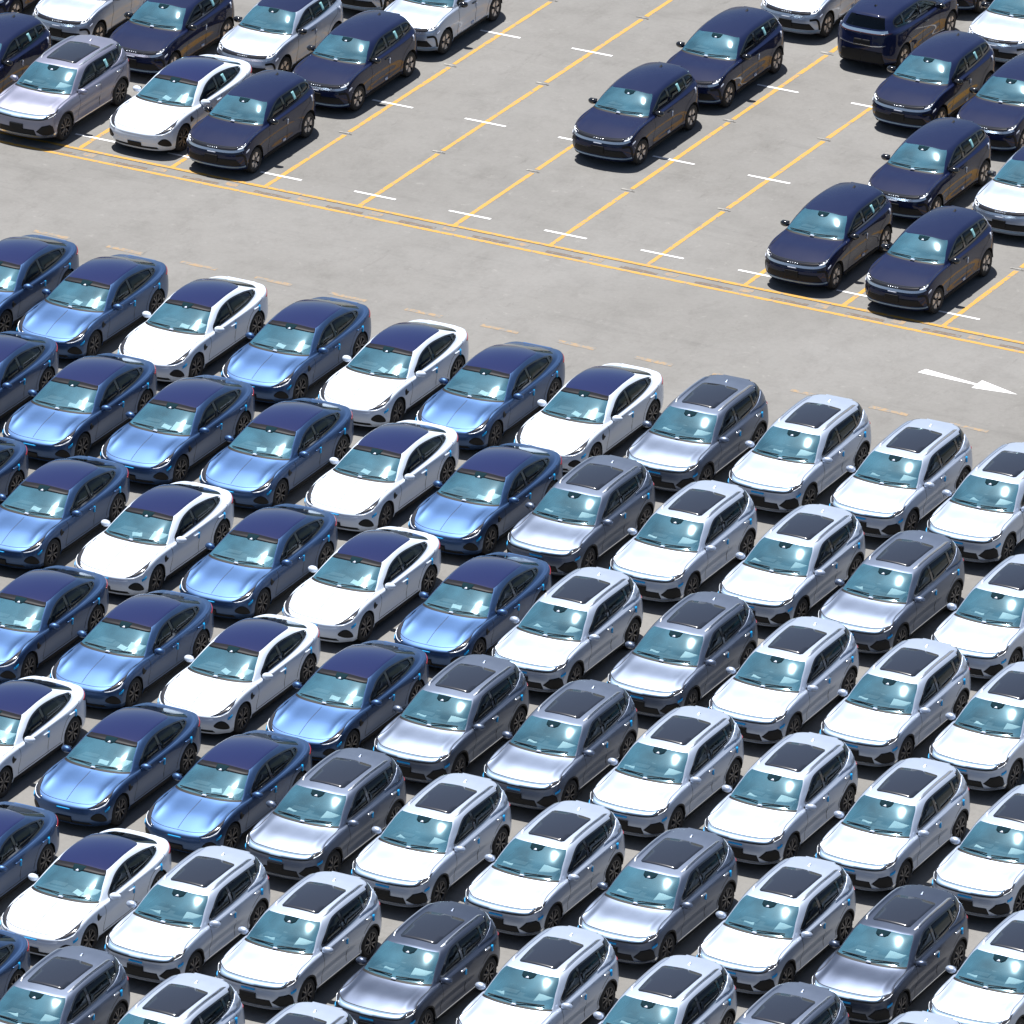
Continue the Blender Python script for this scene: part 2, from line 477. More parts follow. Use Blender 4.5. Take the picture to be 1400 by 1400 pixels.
SUVR = {
 0: ([.78,.76,.68,.50,.42,0,-.6,-1.3,-2.1,-2.72,-3.15,-3.40,-3.45,-3.47],[0,.35,.6,.78,.85,.87,.87,.87,.87,.87,.82,.6,.33,0],[.22]*10+[.26,.28,.28,.28]),
 1: ([.84,.82,.74,.56,.43,0,-.6,-1.3,-2.1,-2.72,-3.2,-3.50,-3.55,-3.57],[0,.36,.66,.85,.90,.91,.905,.905,.905,.91,.86,.62,.34,0],[.32]*14),
 2: ([.87,.855,.78,.60,.43,0,-.6,-1.3,-2.1,-2.72,-3.24,-3.54,-3.58,-3.59],[0,.37,.68,.87,.915,.93,.885,.873,.885,.93,.885,.64,.35,0],[.50]*14),
 3: ([.86,.845,.77,.585,.42,0,-.6,-1.3,-2.1,-2.72,-3.24,-3.50,-3.56,-3.57],[0,.37,.68,.87,.915,.938,.934,.93,.936,.938,.885,.64,.35,0],[.66,.66,.67,.68,.70,.72,.72,.72,.72,.72,.72,.72,.72,.72]),
 4: ([.82,.805,.735,.51,.37,0,-.6,-1.3,-2.1,-2.72,-3.22,-3.46,-3.53,-3.54],[0,.37,.69,.865,.895,.91,.915,.915,.918,.915,.865,.62,.34,0],[.77,.775,.79,.84,.89,.94,.955,.965,.985,1.0,.98,.93,.91,.91]),
 5: ([.36,.35,.29,.18,.08,-.2,-.75,-1.4,-2.12,-2.74,-3.22,-3.44,-3.50,-3.51],[0,.36,.62,.77,.82,.86,.88,.885,.885,.875,.83,.6,.33,0],[.945,.945,.94,.925,.95,.99,1.0,1.01,1.03,1.055,1.06,1.02,1.01,1.01]),
 6: ([-.25,-.27,-.33,-.42,-.50,-.63,-.95,-1.5,-2.15,-2.75,-3.22,-3.42,-3.47,-3.48],[0,.36,.625,.79,.815,.83,.842,.842,.835,.81,.765,.58,.33,0],[1.03,1.03,1.03,1.02,1.02,1.02,1.03,1.05,1.08,1.12,1.14,1.12,1.10,1.10]),
 8: ([-1.04,-1.05,-1.09,-1.13,-1.23,-1.4,-1.65,-2.0,-2.4,-2.85,-3.12,-3.24,-3.28,-3.29],[0,.32,.51,.605,.63,.64,.645,.645,.64,.62,.58,.46,.26,0],[1.48,1.475,1.46,1.435,1.455,1.48,1.50,1.505,1.50,1.485,1.47,1.475,1.485,1.49]),
 10: ([-1.5,-1.5,-1.52,-1.55,-1.65,-1.78,-1.92,-2.1,-2.35,-2.58,-2.74,-2.8,-2.82,-2.83],[0]*14,[1.545,1.545,1.546,1.548,1.553,1.556,1.558,1.556,1.55,1.54,1.53,1.525,1.523,1.522]),
}
HATR = {
 0: ([.62,.60,.53,.40,.30,0,-.6,-1.3,-2.1,-2.70,-3.05,-3.28,-3.33,-3.35],[0,.34,.58,.73,.80,.82,.82,.82,.82,.82,.77,.57,.32,0],[.20]*10+[.24,.27,.27,.27]),
 1: ([.70,.68,.60,.45,.33,0,-.6,-1.3,-2.1,-2.70,-3.10,-3.36,-3.42,-3.43],[0,.35,.62,.79,.845,.86,.85,.85,.85,.86,.81,.60,.33,0],[.30]*14),
 2: ([.73,.715,.64,.49,.34,0,-.6,-1.3,-2.1,-2.70,-3.12,-3.40,-3.45,-3.46],[0,.35,.64,.81,.86,.875,.845,.835,.845,.875,.83,.61,.33,0],[.48]*14),
 3: ([.71,.695,.62,.48,.34,0,-.6,-1.3,-2.1,-2.70,-3.12,-3.37,-3.43,-3.44],[0,.35,.64,.81,.86,.88,.87,.865,.87,.88,.835,.61,.33,0],[.64,.64,.65,.67,.70,.72,.72,.72,.73,.74,.74,.74,.74,.74]),
 4: ([.63,.615,.545,.42,.30,0,-.6,-1.3,-2.1,-2.70,-3.10,-3.33,-3.39,-3.40],[0,.35,.62,.775,.83,.855,.86,.862,.865,.86,.815,.59,.32,0],[.76,.765,.785,.84,.90,.955,.965,.975,.995,1.02,1.01,.96,.95,.95]),
 5: ([.18,.17,.13,.06,-.02,-.25,-.78,-1.4,-2.12,-2.72,-3.11,-3.31,-3.37,-3.38],[0,.34,.59,.735,.785,.815,.83,.832,.832,.82,.775,.57,.32,0],[.955,.955,.95,.945,.97,1.0,1.01,1.02,1.045,1.075,1.09,1.05,1.04,1.04]),
 6: ([-.34,-.36,-.41,-.50,-.58,-.71,-1.0,-1.5,-2.1,-2.7,-3.10,-3.27,-3.32,-3.33],[0,.35,.61,.765,.783,.79,.79,.795,.79,.77,.725,.55,.32,0],[1.045,1.045,1.045,1.045,1.04,1.04,1.045,1.06,1.09,1.13,1.15,1.13,1.12,1.12]),
 8: ([-1.04,-1.05,-1.07,-1.13,-1.23,-1.38,-1.6,-1.95,-2.35,-2.72,-2.95,-3.04,-3.08,-3.09],[0,.29,.47,.56,.59,.605,.61,.61,.60,.58,.54,.43,.25,0],[1.47,1.465,1.45,1.425,1.44,1.46,1.475,1.48,1.47,1.455,1.445,1.455,1.47,1.475]),
 10: ([-1.45,-1.45,-1.47,-1.5,-1.58,-1.7,-1.85,-2.05,-2.28,-2.45,-2.58,-2.62,-2.65,-2.66],[0]*14,[1.54,1.54,1.542,1.544,1.548,1.552,1.553,1.55,1.542,1.533,1.525,1.522,1.52,1.52]),
}
SEDR = {
 0: ([.76,.74,.66,.50,.42,0,-.6,-1.4,-2.3,-2.92,-3.4,-3.72,-3.80,-3.82],[0,.36,.62,.79,.85,.86,.87,.88,.87,.86,.82,.62,.34,0],[.17]*10+[.22,.26,.26,.26]),
 1: ([.83,.81,.73,.56,.44,0,-.6,-1.4,-2.3,-2.92,-3.45,-3.80,-3.88,-3.90],[0,.37,.66,.85,.90,.91,.90,.90,.90,.91,.87,.65,.35,0],[.28]*14),
 2: ([.87,.855,.775,.59,.44,0,-.6,-1.4,-2.3,-2.92,-3.48,-3.84,-3.92,-3.93],[0,.37,.67,.865,.915,.93,.895,.885,.895,.93,.89,.66,.36,0],[.43]*14),
 3: ([.86,.845,.765,.58,.42,0,-.6,-1.4,-2.3,-2.92,-3.48,-3.84,-3.91,-3.92],[0,.37,.67,.865,.915,.935,.925,.915,.925,.935,.89,.66,.36,0],[.55,.55,.57,.60,.62,.65,.66,.66,.67,.68,.70,.72,.72,.72]),
 4: ([.80,.785,.69,.51,.34,0,-.6,-1.4,-2.3,-2.92,-3.46,-3.80,-3.87,-3.88],[0,.37,.65,.835,.885,.905,.905,.905,.912,.91,.86,.64,.35,0],[.64,.645,.67,.74,.79,.84,.85,.855,.87,.90,.955,.985,.99,.99]),
 5: ([.28,.27,.2,.08,-.02,-.28,-.85,-1.5,-2.3,-2.90,-3.42,-3.70,-3.76,-3.78],[0,.36,.62,.775,.83,.865,.875,.875,.875,.855,.80,.60,.34,0],[.83,.83,.84,.855,.89,.905,.895,.90,.915,.945,1.0,1.03,1.035,1.035]),
 6: ([-.37,-.39,-.46,-.58,-.66,-.80,-1.1,-1.6,-2.3,-2.85,-3.28,-3.54,-3.60,-3.62],[0,.36,.63,.80,.82,.83,.835,.84,.83,.80,.745,.58,.33,0],[.945,.945,.94,.93,.925,.92,.92,.925,.94,.975,1.025,1.055,1.065,1.068]),
 8: ([-1.28,-1.29,-1.31,-1.34,-1.42,-1.52,-1.72,-2.02,-2.38,-2.60,-2.72,-2.79,-2.82,-2.83],[0,.29,.475,.565,.585,.595,.60,.595,.58,.56,.53,.43,.26,0],[1.355,1.35,1.34,1.315,1.33,1.35,1.375,1.385,1.37,1.34,1.31,1.31,1.32,1.325]),
 10: ([-1.6,-1.6,-1.61,-1.63,-1.7,-1.78,-1.9,-2.05,-2.25,-2.38,-2.48,-2.52,-2.54,-2.55],[0]*14,[1.43,1.43,1.431,1.433,1.437,1.442,1.445,1.443,1.435,1.425,1.415,1.41,1.408,1.407]),
}

DLO = {
 'suv': crv([(-.80,1.075),(-1.4,1.085),(-2.1,1.11),(-2.65,1.17),(-3.0,1.31),(-3.06,1.39),(-2.7,1.43),(-2.2,1.445),(-1.65,1.44),(-1.35,1.395),(-1.05,1.25)], 4),
 'hat': crv([(-.74,1.085),(-1.3,1.09),(-2.0,1.115),(-2.6,1.165),(-2.97,1.22),(-2.95,1.34),(-2.7,1.395),(-2.2,1.415),(-1.7,1.415),(-1.38,1.38),(-1.05,1.26)], 4),
 'sed': crv([(-.98,.955),(-1.5,.955),(-2.2,.972),(-2.75,1.005),(-3.2,1.09),(-2.98,1.17),(-2.6,1.24),(-2.15,1.285),(-1.8,1.28),(-1.48,1.22),(-1.2,1.10)], 4),
}
def clip(poly, a0, a1):
    """part of an outline between two stations along the car"""
    def half(P, f, cut):
        out = []
        for i in range(len(P)):
            p, q = P[i], P[(i + 1) % len(P)]
            if f(p[0]): out.append(p)
            if f(p[0]) != f(q[0]):
                t = (cut - p[0]) / (q[0] - p[0]); out.append((cut, p[1] + t * (q[1] - p[1])))
        return out
    return half(half(poly, lambda x: x <= a0, a0), lambda x: x >= a1, a1)

SPLIT = {'suv': (-1.70, -2.62), 'hat': (-1.62, -2.55), 'sed': (-1.88, -2.98)}
WB = {'suv': 2.72, 'hat': 2.70, 'sed': 2.92}
NETS = {'suv': net(SUVR, ROOFS['suv']), 'hat': net(HATR, ROOFS['hat']), 'sed': net(SEDR, ROOFS['sed'], wz=.012)}
TRACK = {'suv': .905, 'hat': .855, 'sed': .91}
TYRE_R = {'suv': .345, 'hat': .325, 'sed': .345}

def classify_for(kind):
    wb = WB[kind]; bp, cp = SPLIT[kind]
    def f(u, v, a, b, z, us):
        if v > 8:
            if kind == 'sed': return 'roof_glass'
            return 'roof'
        if 6.125 < v < 8 and u < 3.0: return 'windscreen'
        if 6.0 < v < 6.125 and u < 3.2: return 'cowl'
        if kind == 'sed' and v > 6.25 and u > 10.66: return 'rear_window'
        if kind != 'sed' and 6.3 < v < 7.7 and u > 10.9: return 'rear_window'
        if 4.12 < v < 6 and u < 3.75: return 'hood'
        if v < 4.12 and a > .42: return 'front_bumper'
        if v < 3.3 and a < -wb - .42: return 'rear_bumper'
        if 3.3 < v < 6.3 and u > 10.9 and kind != 'sed' or kind == 'sed' and 3.3 < v < 6.25 and u > 10.66: return 'tailgate' if kind != 'sed' else 'boot_lid'
        if b > .6 and v < 6 and z > .30 and u > 3.5:
            rr = math.hypot(a + wb, z - .34)
            if bp < a < -.66 and math.hypot(a, z - .34) > .5: return 'front_door' + ('L' if us > 0 else 'R')
            if cp - .25 < a <= bp and rr > .50: return 'rear_door' + ('L' if us > 0 else 'R')
        return 'body'
    return f

def wheel_set(kind, root):
    wb = WB[kind]; tr = TRACK[kind]; Rr = TYRE_R[kind]; first = None
    proto = {}
    for (a, sg) in ((0, 1), (-wb, 1), (0, -1), (-wb, -1)):
        if sg not in proto:
            t = MB(); t.lathe([(-.215, Rr - .09), (-.215, Rr - .03), (-.19, Rr - .004), (-.10, Rr), (-.02, Rr - .004), (0, Rr - .025), (.004, Rr - .06), (-.005, Rr - .10)], 40, side=sg)
            # rim: barrel, dark dish, lip
            m_ = MB(); m_.lathe([(-.20, Rr - .095), (-.09, Rr - .11), (-.085, .05), (-.08, .0)], 36, side=sg)
            m_.lathe([(-.02, Rr - .092), (-.002, Rr - .098), (-.004, Rr - .118), (-.03, Rr - .122)], 36, side=sg)
            m_.lathe([(-.07, .075), (-.02, .07), (-.012, .04), (-.012, 0.001)], 20, side=sg)
            s_ = MB(); n = 5
            for k in range(n):
                an = 2 * math.pi * k / n + .3
                if kind == 'hat':
                    # broad petal insert
                    for d in (-.17, .17):
                        ca, sa = math.cos(an + d), math.sin(an + d)
                        q = [(.08, -.018), (Rr - .135, -.040), (Rr - .125, .040), (.08, .018)]
                        s_.add([(-.012 * sg, r * ca - o * sa, r * sa + o * ca) for r, o in q] + [(-.05 * sg, r * ca - o * sa, r * sa + o * ca) for r, o in q],
                               [(0, 1, 2, 3), (7, 6, 5, 4), (0, 4, 5, 1), (1, 5, 6, 2), (2, 6, 7, 3), (3, 7, 4, 0)])
                else:
                    for d in (-.16, .16):
                        a1, a2 = an + d * .4, an + d * 1.7
                        q = [(.06 * math.cos(a1), .06 * math.sin(a1)), ((Rr - .10) * math.cos(a2), (Rr - .10) * math.sin(a2))]
                        dx, dy = q[1][0] - q[0][0], q[1][1] - q[0][1]; l = math.hypot(dx, dy); nx, ny = -dy / l * .013, dx / l * .013
                        c4 = [(q[0][0] - nx, q[0][1] - ny), (q[1][0] - nx, q[1][1] - ny), (q[1][0] + nx, q[1][1] + ny), (q[0][0] + nx, q[0][1] + ny)]
                        s_.add([(-.008 * sg, y, z) for y, z in c4] + [(-.05 * sg, y, z) for y, z in c4],
                               [(0, 1, 2, 3), (7, 6, 5, 4), (0, 4, 5, 1), (1, 5, 6, 2), (2, 6, 7, 3), (3, 7, 4, 0)])
            proto[sg] = (t.obj('wheel', M['rubber'], root, True), m_.obj('rim', M['rim'], None, True), s_.obj('spoke_set', M['petal'] if kind == 'hat' else M['spoke'], None))
            o, r_, s2 = proto[sg]; s2['kind'] = 'stuff'
        else:
            o, r_, s2 = [x.copy() for x in proto[sg]]
            for x in (o, r_, s2): COL.objects.link(x)
        o.parent = root; r_.parent = o; s2.parent = o
        o.location = (sg * tr, -(a + wb / 2), Rr); o.rotation_euler = (random.uniform(0, 6), 0, 0)

def cabin(kind, root):
    wb = WB[kind]; cw = {'suv': 1.02, 'hat': 1.03, 'sed': .93}[kind]; bw = {'suv': .78, 'hat': .74, 'sed': .78}[kind]
    Y = lambda a: -(a + wb / 2)
    rear = {'suv': -3.2, 'hat': -3.1, 'sed': -3.2}[kind]
    c = MB()      # tub: floor and inner walls, open at the top
    a0, a1, z0, z1 = -.45, rear, .34, cw - .04
    P = [(-bw, Y(a0), z0), (bw, Y(a0), z0), (bw, Y(a1), z0), (-bw, Y(a1), z0), (-bw, Y(a0), z1), (bw, Y(a0), z1), (bw, Y(a1), z1), (-bw, Y(a1), z1)]
    c.add(P, [(0, 1, 2, 3), (0, 4, 5, 1), (1, 5, 6, 2), (2, 6, 7, 3), (3, 7, 4, 0)])
    c.box((0, Y(rear + .2), z1 - .03), (bw * 1.9, .5, .03))
    cab = c.obj('cabin', M['inside'], root)
    d = MB(); cf = {'suv': -.38, 'hat': -.48, 'sed': -.52}[kind]
    for (aa, zz, th) in ((cf - .16, cw - .035, .05), (cf - .40, cw - .045, .07)):
        d.box((0, Y(aa), zz + .01), (bw * 1.82, .30, th))
    d.box((0, Y(cf - .56), cw - .12), (bw * 1.75, .14, .2))
    d.box((-.37, Y(cf - .48), cw + .0), (.36, .16, .06))       # instrument hood
    d.box((0, Y(cf - .60), cw + .0), (.34, .03, .2), Matrix.Rotation(.25, 3, 'X'))
    d.obj('dashboard', M['dash'], root)
    sw = MB(); rot = Matrix.Rotation(R(-62), 3, 'X'); n = 20
    vs, fs = [], []
    for k in range(n):
        t = 2 * math.pi * k / n
        for q in range(5):
            s = 2 * math.pi * q / 5; rr = .175 + .017 * math.cos(s)
            vs.append(rot @ Vector((rr * math.cos(t), rr * math.sin(t), .017 * math.sin(s))) + Vector((-.37, Y(cf - .72), cw - .06)))
    for k in range(n):
        for q in range(5): fs.append((k * 5 + q, ((k + 1) % n) * 5 + q, ((k + 1) % n) * 5 + (q + 1) % 5, k * 5 + (q + 1) % 5))
    sw.add(vs, fs); sw.box((-.37, Y(cf - .72), cw - .06), (.32, .05, .02), rot); sw.obj('steering_wheel', M['inside'], root)
    for x in (-.37, .37):
        s = MB(); ab = cf - 1.25
        s.box((x, Y(ab + .25), .52), (.50, .52, .16)); s.box((x, Y(ab - .06), .80), (.46, .14, .60), Matrix.Rotation(R(-14), 3, 'X'), .86)
        s.box((x, Y(ab - .17), cw + .14), (.25, .10, .17), Matrix.Rotation(R(-12), 3, 'X'), .8)
        s.obj('front_seat', M['seat'], root)
    s = MB(); ab = cf - 2.1
    s.box((0, Y(ab + .25), .52), (1.3, .5, .16)); s.box((0, Y(ab - .08), .78), (1.28, .14, .5), Matrix.Rotation(R(-18), 3, 'X'), .93)
    for x in (-.42, 0, .42): s.box((x, Y(ab - .2), cw + .08), (.24, .08, .12))
    s.obj('rear_seat', M['seat'], root)

def sheets(kind, root):
    """paper sheets lying behind the windscreen"""
    wb = WB[kind]; cw = {'suv': 1.02, 'hat': 1.03, 'sed': .93}[kind]; cf = {'suv': -.38, 'hat': -.48, 'sed': -.52}[kind]
    for nm, x, a, d in (('paper_sheet', .45, cf - .30, (.40, .33)), ('paper_sheet', .02 if kind == 'sed' else -.38, cf - .20, (.22, .14))):
        s = MB(); n = 4
        vs = [(d[0] * (i / n - .5), d[1] * (j - .5), .012 * math.sin(i * 1.3 + j)) for j in range(2) for i in range(n + 1)]
        s.add(vs, [(i, i + 1, i + n + 2, i + n + 1) for i in range(n)])
        o = s.obj(nm, M['paper'], root); o.location = (x, -(a + wb / 2), cw + .065); o.rotation_euler.x = .24

def arc(cx, cz, r, t0, t1, n=14): return [(cx + r * math.cos(R(t0 + (t1 - t0) * k / n)), cz + r * math.sin(R(t0 + (t1 - t0) * k / n))) for k in range(n + 1)]
def uvline(pts, n=8): return crv(pts, n, closed=False)

SHELLS = {}
def build_car(kind):
    wb = WB[kind]; bp, cp = SPLIT[kind]; dlo = DLO[kind]
    root = bpy.data.objects.new({'suv': 'parked_suv', 'hat': 'parked_hatchback', 'sed': 'parked_sedan'}[kind], None)
    root.empty_display_size = .3; COL.objects.link(root)
    arch = {'suv': .40, 'hat': .375, 'sed': .385}[kind]
    cfg = dict(rows=NETS[kind], wb=wb, arch=arch, holes=[dlo], roof=ROOFS[kind], ridge={'suv': .007, 'hat': .004, 'sed': .016}[kind], classify=classify_for(kind))
    sh = make_shell(cfg)
    for key in ('body', 'hood', 'front_bumper', 'rear_bumper'): part_from_shell(sh, key, key, BASE, root)
    part_from_shell(sh, 'boot_lid' if kind == 'sed' else 'tailgate', 'boot_lid' if kind == 'sed' else 'tailgate', BASE, root)
    doors = {k + q: part_from_shell(sh, k + q, k, BASE, root) for k in ('front_door', 'rear_door') for q in 'LR'}
    if kind == 'sed': part_from_shell(sh, 'roof_glass', 'glass_roof', M['pano'], root)
    else: part_from_shell(sh, 'roof', 'roof', ROOF if kind == 'hat' else BASE, root)
    part_from_shell(sh, 'cowl', 'cowl', M['black'], root)
    part_from_shell(sh, 'windscreen', 'windscreen', M['screen'], root)
    part_from_shell(sh, 'rear_window', 'rear_window', M['side'], root)
    # side windows and their black frames
    g0 = .035
    for sg in (1, -1):
        for a0, a1 in ((9, bp + g0), (bp - g0, cp + g0), (cp - g0, -9)):
            pl = clip(dlo, a0, a1)
            if len(pl) > 2: drape_side(sh, lin(pl, .08), 'side_window', M['side'], root, -.002, sg, .09, .004)
    loop = dlo + [dlo[0]]
    ribbon(sh, [loop], .036, 'window_frame', M['gloss'], root, .004)
    zt = lambda a: [p for p in lin(clip(dlo, a + .04, a - .04), .05)]
    pil = []
    for a in (bp, cp):
        q = zt(a); z0, z1 = min(p[1] for p in q), max(p[1] for p in q); pil.append([(a, z0 + (z1 - z0) * k / 5) for k in range(6)])
    ribbon(sh, pil, .085, 'window_pillar', M['gloss'], root, .003)
    # panel gaps
    belt = {'suv': .99, 'hat': 1.0, 'sed': .885}[kind]
    lines = [crv([(-.66, belt), (-.70, .75), (-.66, .50), (-.60, .30)], 4, False),
             crv([(bp, belt + .03), (bp - .01, .7), (bp + .01, .30)], 4, False),
             crv([(cp - .22, belt + .08), (cp - .20, .92), (-wb + .51 * .64, .34 + .51 * .77), (-wb + .50, .34)], 4, False),
             [(-.60 - k * (-.6 - (-wb + .52)) / 10 * 1.0, .31) for k in range(11)]]
    ribbon(sh, lines, .011, 'door_gap', M['seam'], root)
    hl = [uvline([(0, 4.12), (1.4, 4.12), (2.8, 4.14), (3.7, 4.3), (3.75, 4.9), (3.75, 5.9)], 6)]
    ribbon(sh, hl, .012, 'hood_gap', M['seam'], root, mode='uv')
    # wheel wells, sills, underside
    for a in (0, -wb):
        for sg in (1, -1):
            wl = MB()
            pr = [(-.34, arch + .012), (-.012, arch + .004)]
            n = 18; vs = []
            for o, r in pr:
                for k in range(n + 1):
                    t = math.pi * k / n
                    vs.append((sg * (TRACK[kind] + o), -(a + wb / 2) + r * math.cos(t), .34 + r * math.sin(t)))
            fs = [(k, k + 1, k + n + 2, k + n + 1) for k in range(n)]
            fs.append(list(range(n + 1)))
            wl.add(vs, fs); wl.obj('wheel_well', M['under'], root)
    ub = MB(); ub.box((0, -(-wb / 2 + wb / 2), .24), (TRACK[kind] * 1.25, wb + 1.1, .06)); ub.box((0, 0, .25), (TRACK[kind] * 1.86, wb - .86, .07)); ub.obj('underbody', M['under'], root)
    trim = [[(-.42 + (-wb + .84) * k / 10, .245 if kind != 'sed' else .215) for k in range(11)]]
    ribbon(sh, trim, .10, 'sill_trim', M['black'], root, .006)
    if kind == 'suv':
        ribbon(sh, [[(-.46 + (-wb + .92) * k / 10, .325) for k in range(11)]], .022, 'sill_strip', M['chrome'], root, .007)
        ribbon(sh, [arc(a, .34, arch + .008, 4, 176) for a in (0, -wb)], .035, 'arch_trim', M['black'], root, .006)
    SHELLS[kind] = sh
    wheel_set(kind, root); cabin(kind, root); sheets(kind, root)
    # mirrors
    mz, ma = {'suv': (1.06, -.72), 'hat': (1.08, -.78), 'sed': (.965, -.98)}[kind]; mb = {'suv': .99, 'hat': .93, 'sed': .98}[kind]
    for sg in (1, -1):
        mm = MB(); mm.ball((sg * mb, -(ma + wb / 2), mz), (.128, .085, .078), 14, 9, Matrix.Rotation(sg * R(12), 3, 'Z'))
        o = mm.obj('mirror', M['gloss'] if kind == 'hat' else BASE, root, True)
        st = MB(); st.box((sg * (mb - .12), -(ma + wb / 2), mz - .035), (.16, .05, .03))
        st.box((sg * mb, -(ma - .062 + wb / 2), mz), (.18, .03, .10)); st.obj('mirror_glass', M['gloss'], o)
    # door handles, with the film tabs seen on the new cars
    hz = {'suv': (.93, .97), 'hat': (.90, .95), 'sed': (.78, .815)}[kind]
    for (a, z, key) in ((bp + .13, hz[0], 'front_door'), (cp + {'suv': .02, 'hat': .04, 'sed': .13}[kind], hz[1], 'rear_door')):
        if kind == 'hat' and key == 'rear_door': continue
        for sg in (1, -1):
            drape_side(sh, lin([(a - .10, z - .012), (a + .10, z - .012), (a + .10, z + .014), (a - .10, z + .014)], .05), 'handle', M['gloss'] if kind == 'hat' else (BASE if kind == 'sed' else M['chrome']), doors[key + ('L' if sg > 0 else 'R')], .03, sg, .05, .035)
    film = M['whitefilm'] if kind == 'hat' else M['film']
    tabs = {'suv': [(bp + .04, .86, .05, .13), (cp - .19, .90, .06, .13)], 'sed': [(bp + .02, .73, .05, .14), (cp - .03, .77, .05, .14)],
            'hat': [(bp + .02, .80, .035, .14), (cp - .33, .98, .04, .15), (-1.45, .37, .12, .06)]}[kind]
    for (a, z, w_, h_) in tabs:
        drape_side(sh, lin([(a - w_ / 2, z - h_ / 2), (a + w_ / 2, z - h_ / 2), (a + w_ / 2, z + h_ / 2), (a - w_ / 2, z + h_ / 2)], .05), 'protective_film', film, root, .02, 1, .06, .022)
    U = lambda pts, nm, mt, lift=.005, sides=(1, -1), par=None, rnd=False, su=.14: [drape_uv(sh, crv(pts, 4) if rnd else lin(pts, .12), nm, mt, par or root, lift, s_, su) for s_ in sides]
    RB = lambda pts, w_, nm, mt, lift=.006, sides=(1, -1): ribbon(sh, [uvline(pts, 6)], w_, nm, mt, root, lift, 'uv', sides)
    if kind == 'suv':
        U([(-2.1, 3.74), (0, 3.70), (2.1, 3.74), (2.5, 4.22), (0, 4.24), (-2.5, 4.22)], 'grille_bar', M['bar'], .010, (1,))
        RB([(0, 4.27), (1.4, 4.27), (2.5, 4.25), (3.3, 4.12)], .016, 'bonnet_edge', M['seam'], .003)
        RB([(0, 3.62), (1.4, 3.63), (2.2, 3.67), (2.5, 3.74)], .03, 'bonnet_line', M['black'])
        for s_ in (1, -1):
            h = U([(2.1, 3.66), (2.5, 4.16), (3.2, 4.22), (4.15, 4.30), (3.8, 3.80), (3.1, 3.58)], 'headlight', M['lampdark'], .008, (s_,))[0]
            drape_uv(sh, lin([(2.5, 3.62), (3.1, 3.72), (3.55, 3.86), (3.6, 3.93), (3.1, 3.83), (2.5, 3.74)], .12), 'headlight_strip', M['lamp'], h, .013, s_, .12)
            U([(1.5, 1.6), (2.0, 2.45), (2.75, 2.6), (3.15, 2.25), (3.4, 1.5), (3.05, 1.05), (2.1, 1.05)], 'air_intake', M['black'], .008, (s_,))
        U([(-1.55, .95), (1.55, .95), (1.35, 1.85), (-1.35, 1.85)], 'lower_grille', M['black'], .005, (1,))
        U([(-.5, 1.75), (.5, 1.75), (.5, 2.55), (-.5, 2.55)], 'plate_holder', M['black'], .02, (1,))
        RB([(0, .80), (1.5, .80), (2.2, .72), (2.8, .92), (3.3, .98), (3.7, 1.3)], .06, 'chin_trim', M['chrome'], .014)
        U([(-.42, 2.86), (.42, 2.86), (.42, 3.14), (-.42, 3.14)], 'protective_film', M['film'], .014, (1,))
        U([(2.95, 2.55), (3.75, 2.68), (3.75, 2.95), (2.95, 2.82)], 'protective_film', M['film'], .014, (1, -1))
        # sunroof, roof rails, aerial, spoiler, D-pillar panel, tail lamps
        xs = [sh.bvh.ray_cast(Vector((a, b, 3)), Vector((0, 0, -1))) for a, b in ((0, 0),)]
        out = crv([(-1.31, .40), (-1.31, -.40), (-1.9, -.445), (-2.52, -.45), (-2.56, -.38), (-2.56, .38), (-2.52, .45), (-1.9, .445)], 3)
        v2, f2 = fill(lin([(-1.30, .0), (-1.31, .38), (-1.36, .425), (-1.9, .45), (-2.48, .455), (-2.54, .42), (-2.56, 0), (-2.54, -.42), (-2.48, -.455), (-1.9, -.45), (-1.36, -.425), (-1.31, -.38)], .08), .1)
        H = [sh.bvh.ray_cast(Vector((a, b, 3)), Vector((0, 0, -1))) for a, b in v2]
        V, F = raised([np.array(h[0]) for h in H], [np.array([0, 0, 1.])] * len(H), f2, .006)
        mesh_obj('sunroof', [sh.loc(p) for p in V], F, M['sunroof'], root)
        for sg in (1, -1):
            rl = MB(); n = 16; prof = []
            for k in range(n + 1):
                a = -1.30 - 1.72 * k / n; b = (.575 if k < 12 else .575 - .02 * (k - 12) / 4) - (.03 if k == 0 else 0)
                h = sh.bvh.ray_cast(Vector((a, b * sg, 3)), Vector((0, 0, -1)))[0]
                lf = .045 * min(1, k / 1.5, (n - k) / 1.5) + .004
                prof.append((h[1], -(a + wb / 2), h[2], lf))
            vs = []
            for x, y, z, lf in prof: vs += [(x - .018, y, z - .01), (x - .014, y, z + lf), (x + .014, y, z + lf), (x + .018, y, z - .01)]
            fs = [(4 * k + c, 4 * k + c + 1, 4 * k + 5 + c, 4 * k + 4 + c) for k in range(n) for c in range(3)]
            rl.add(vs, fs); rl.obj('roof_rail', M['chrome'], root)
        sp = MB(); sp.box((0, -(-3.27 + wb / 2), 1.455), (.70, .15, .022), Matrix.Rotation(R(-6), 3, 'X'), .95); sp.obj('rear_spoiler', BASE, root)
        for sg in (1, -1):
            drape_uv(sh, lin([(9.2, 6.95), (9.4, 7.90), (10.9, 7.90), (10.9, 6.5), (10.0, 6.3)], .15), 'pillar_cover', M['gloss'], root, .007, sg, .12)
            drape_side(sh, crv([(-2.35, 1.11), (-2.7, 1.15), (-2.95, 1.23), (-3.10, 1.315), (-3.21, 1.32), (-3.27, 1.24), (-3.28, 1.12), (-2.9, 1.075)], 3), 'pillar_panel', BASE, root, .022, sg, .07)
        U([(9.9, 4.35), (10.6, 4.5), (13, 4.45), (13, 4.2), (10.7, 4.15), (10.1, 4.1)], 'tail_light', M['red'], .012)
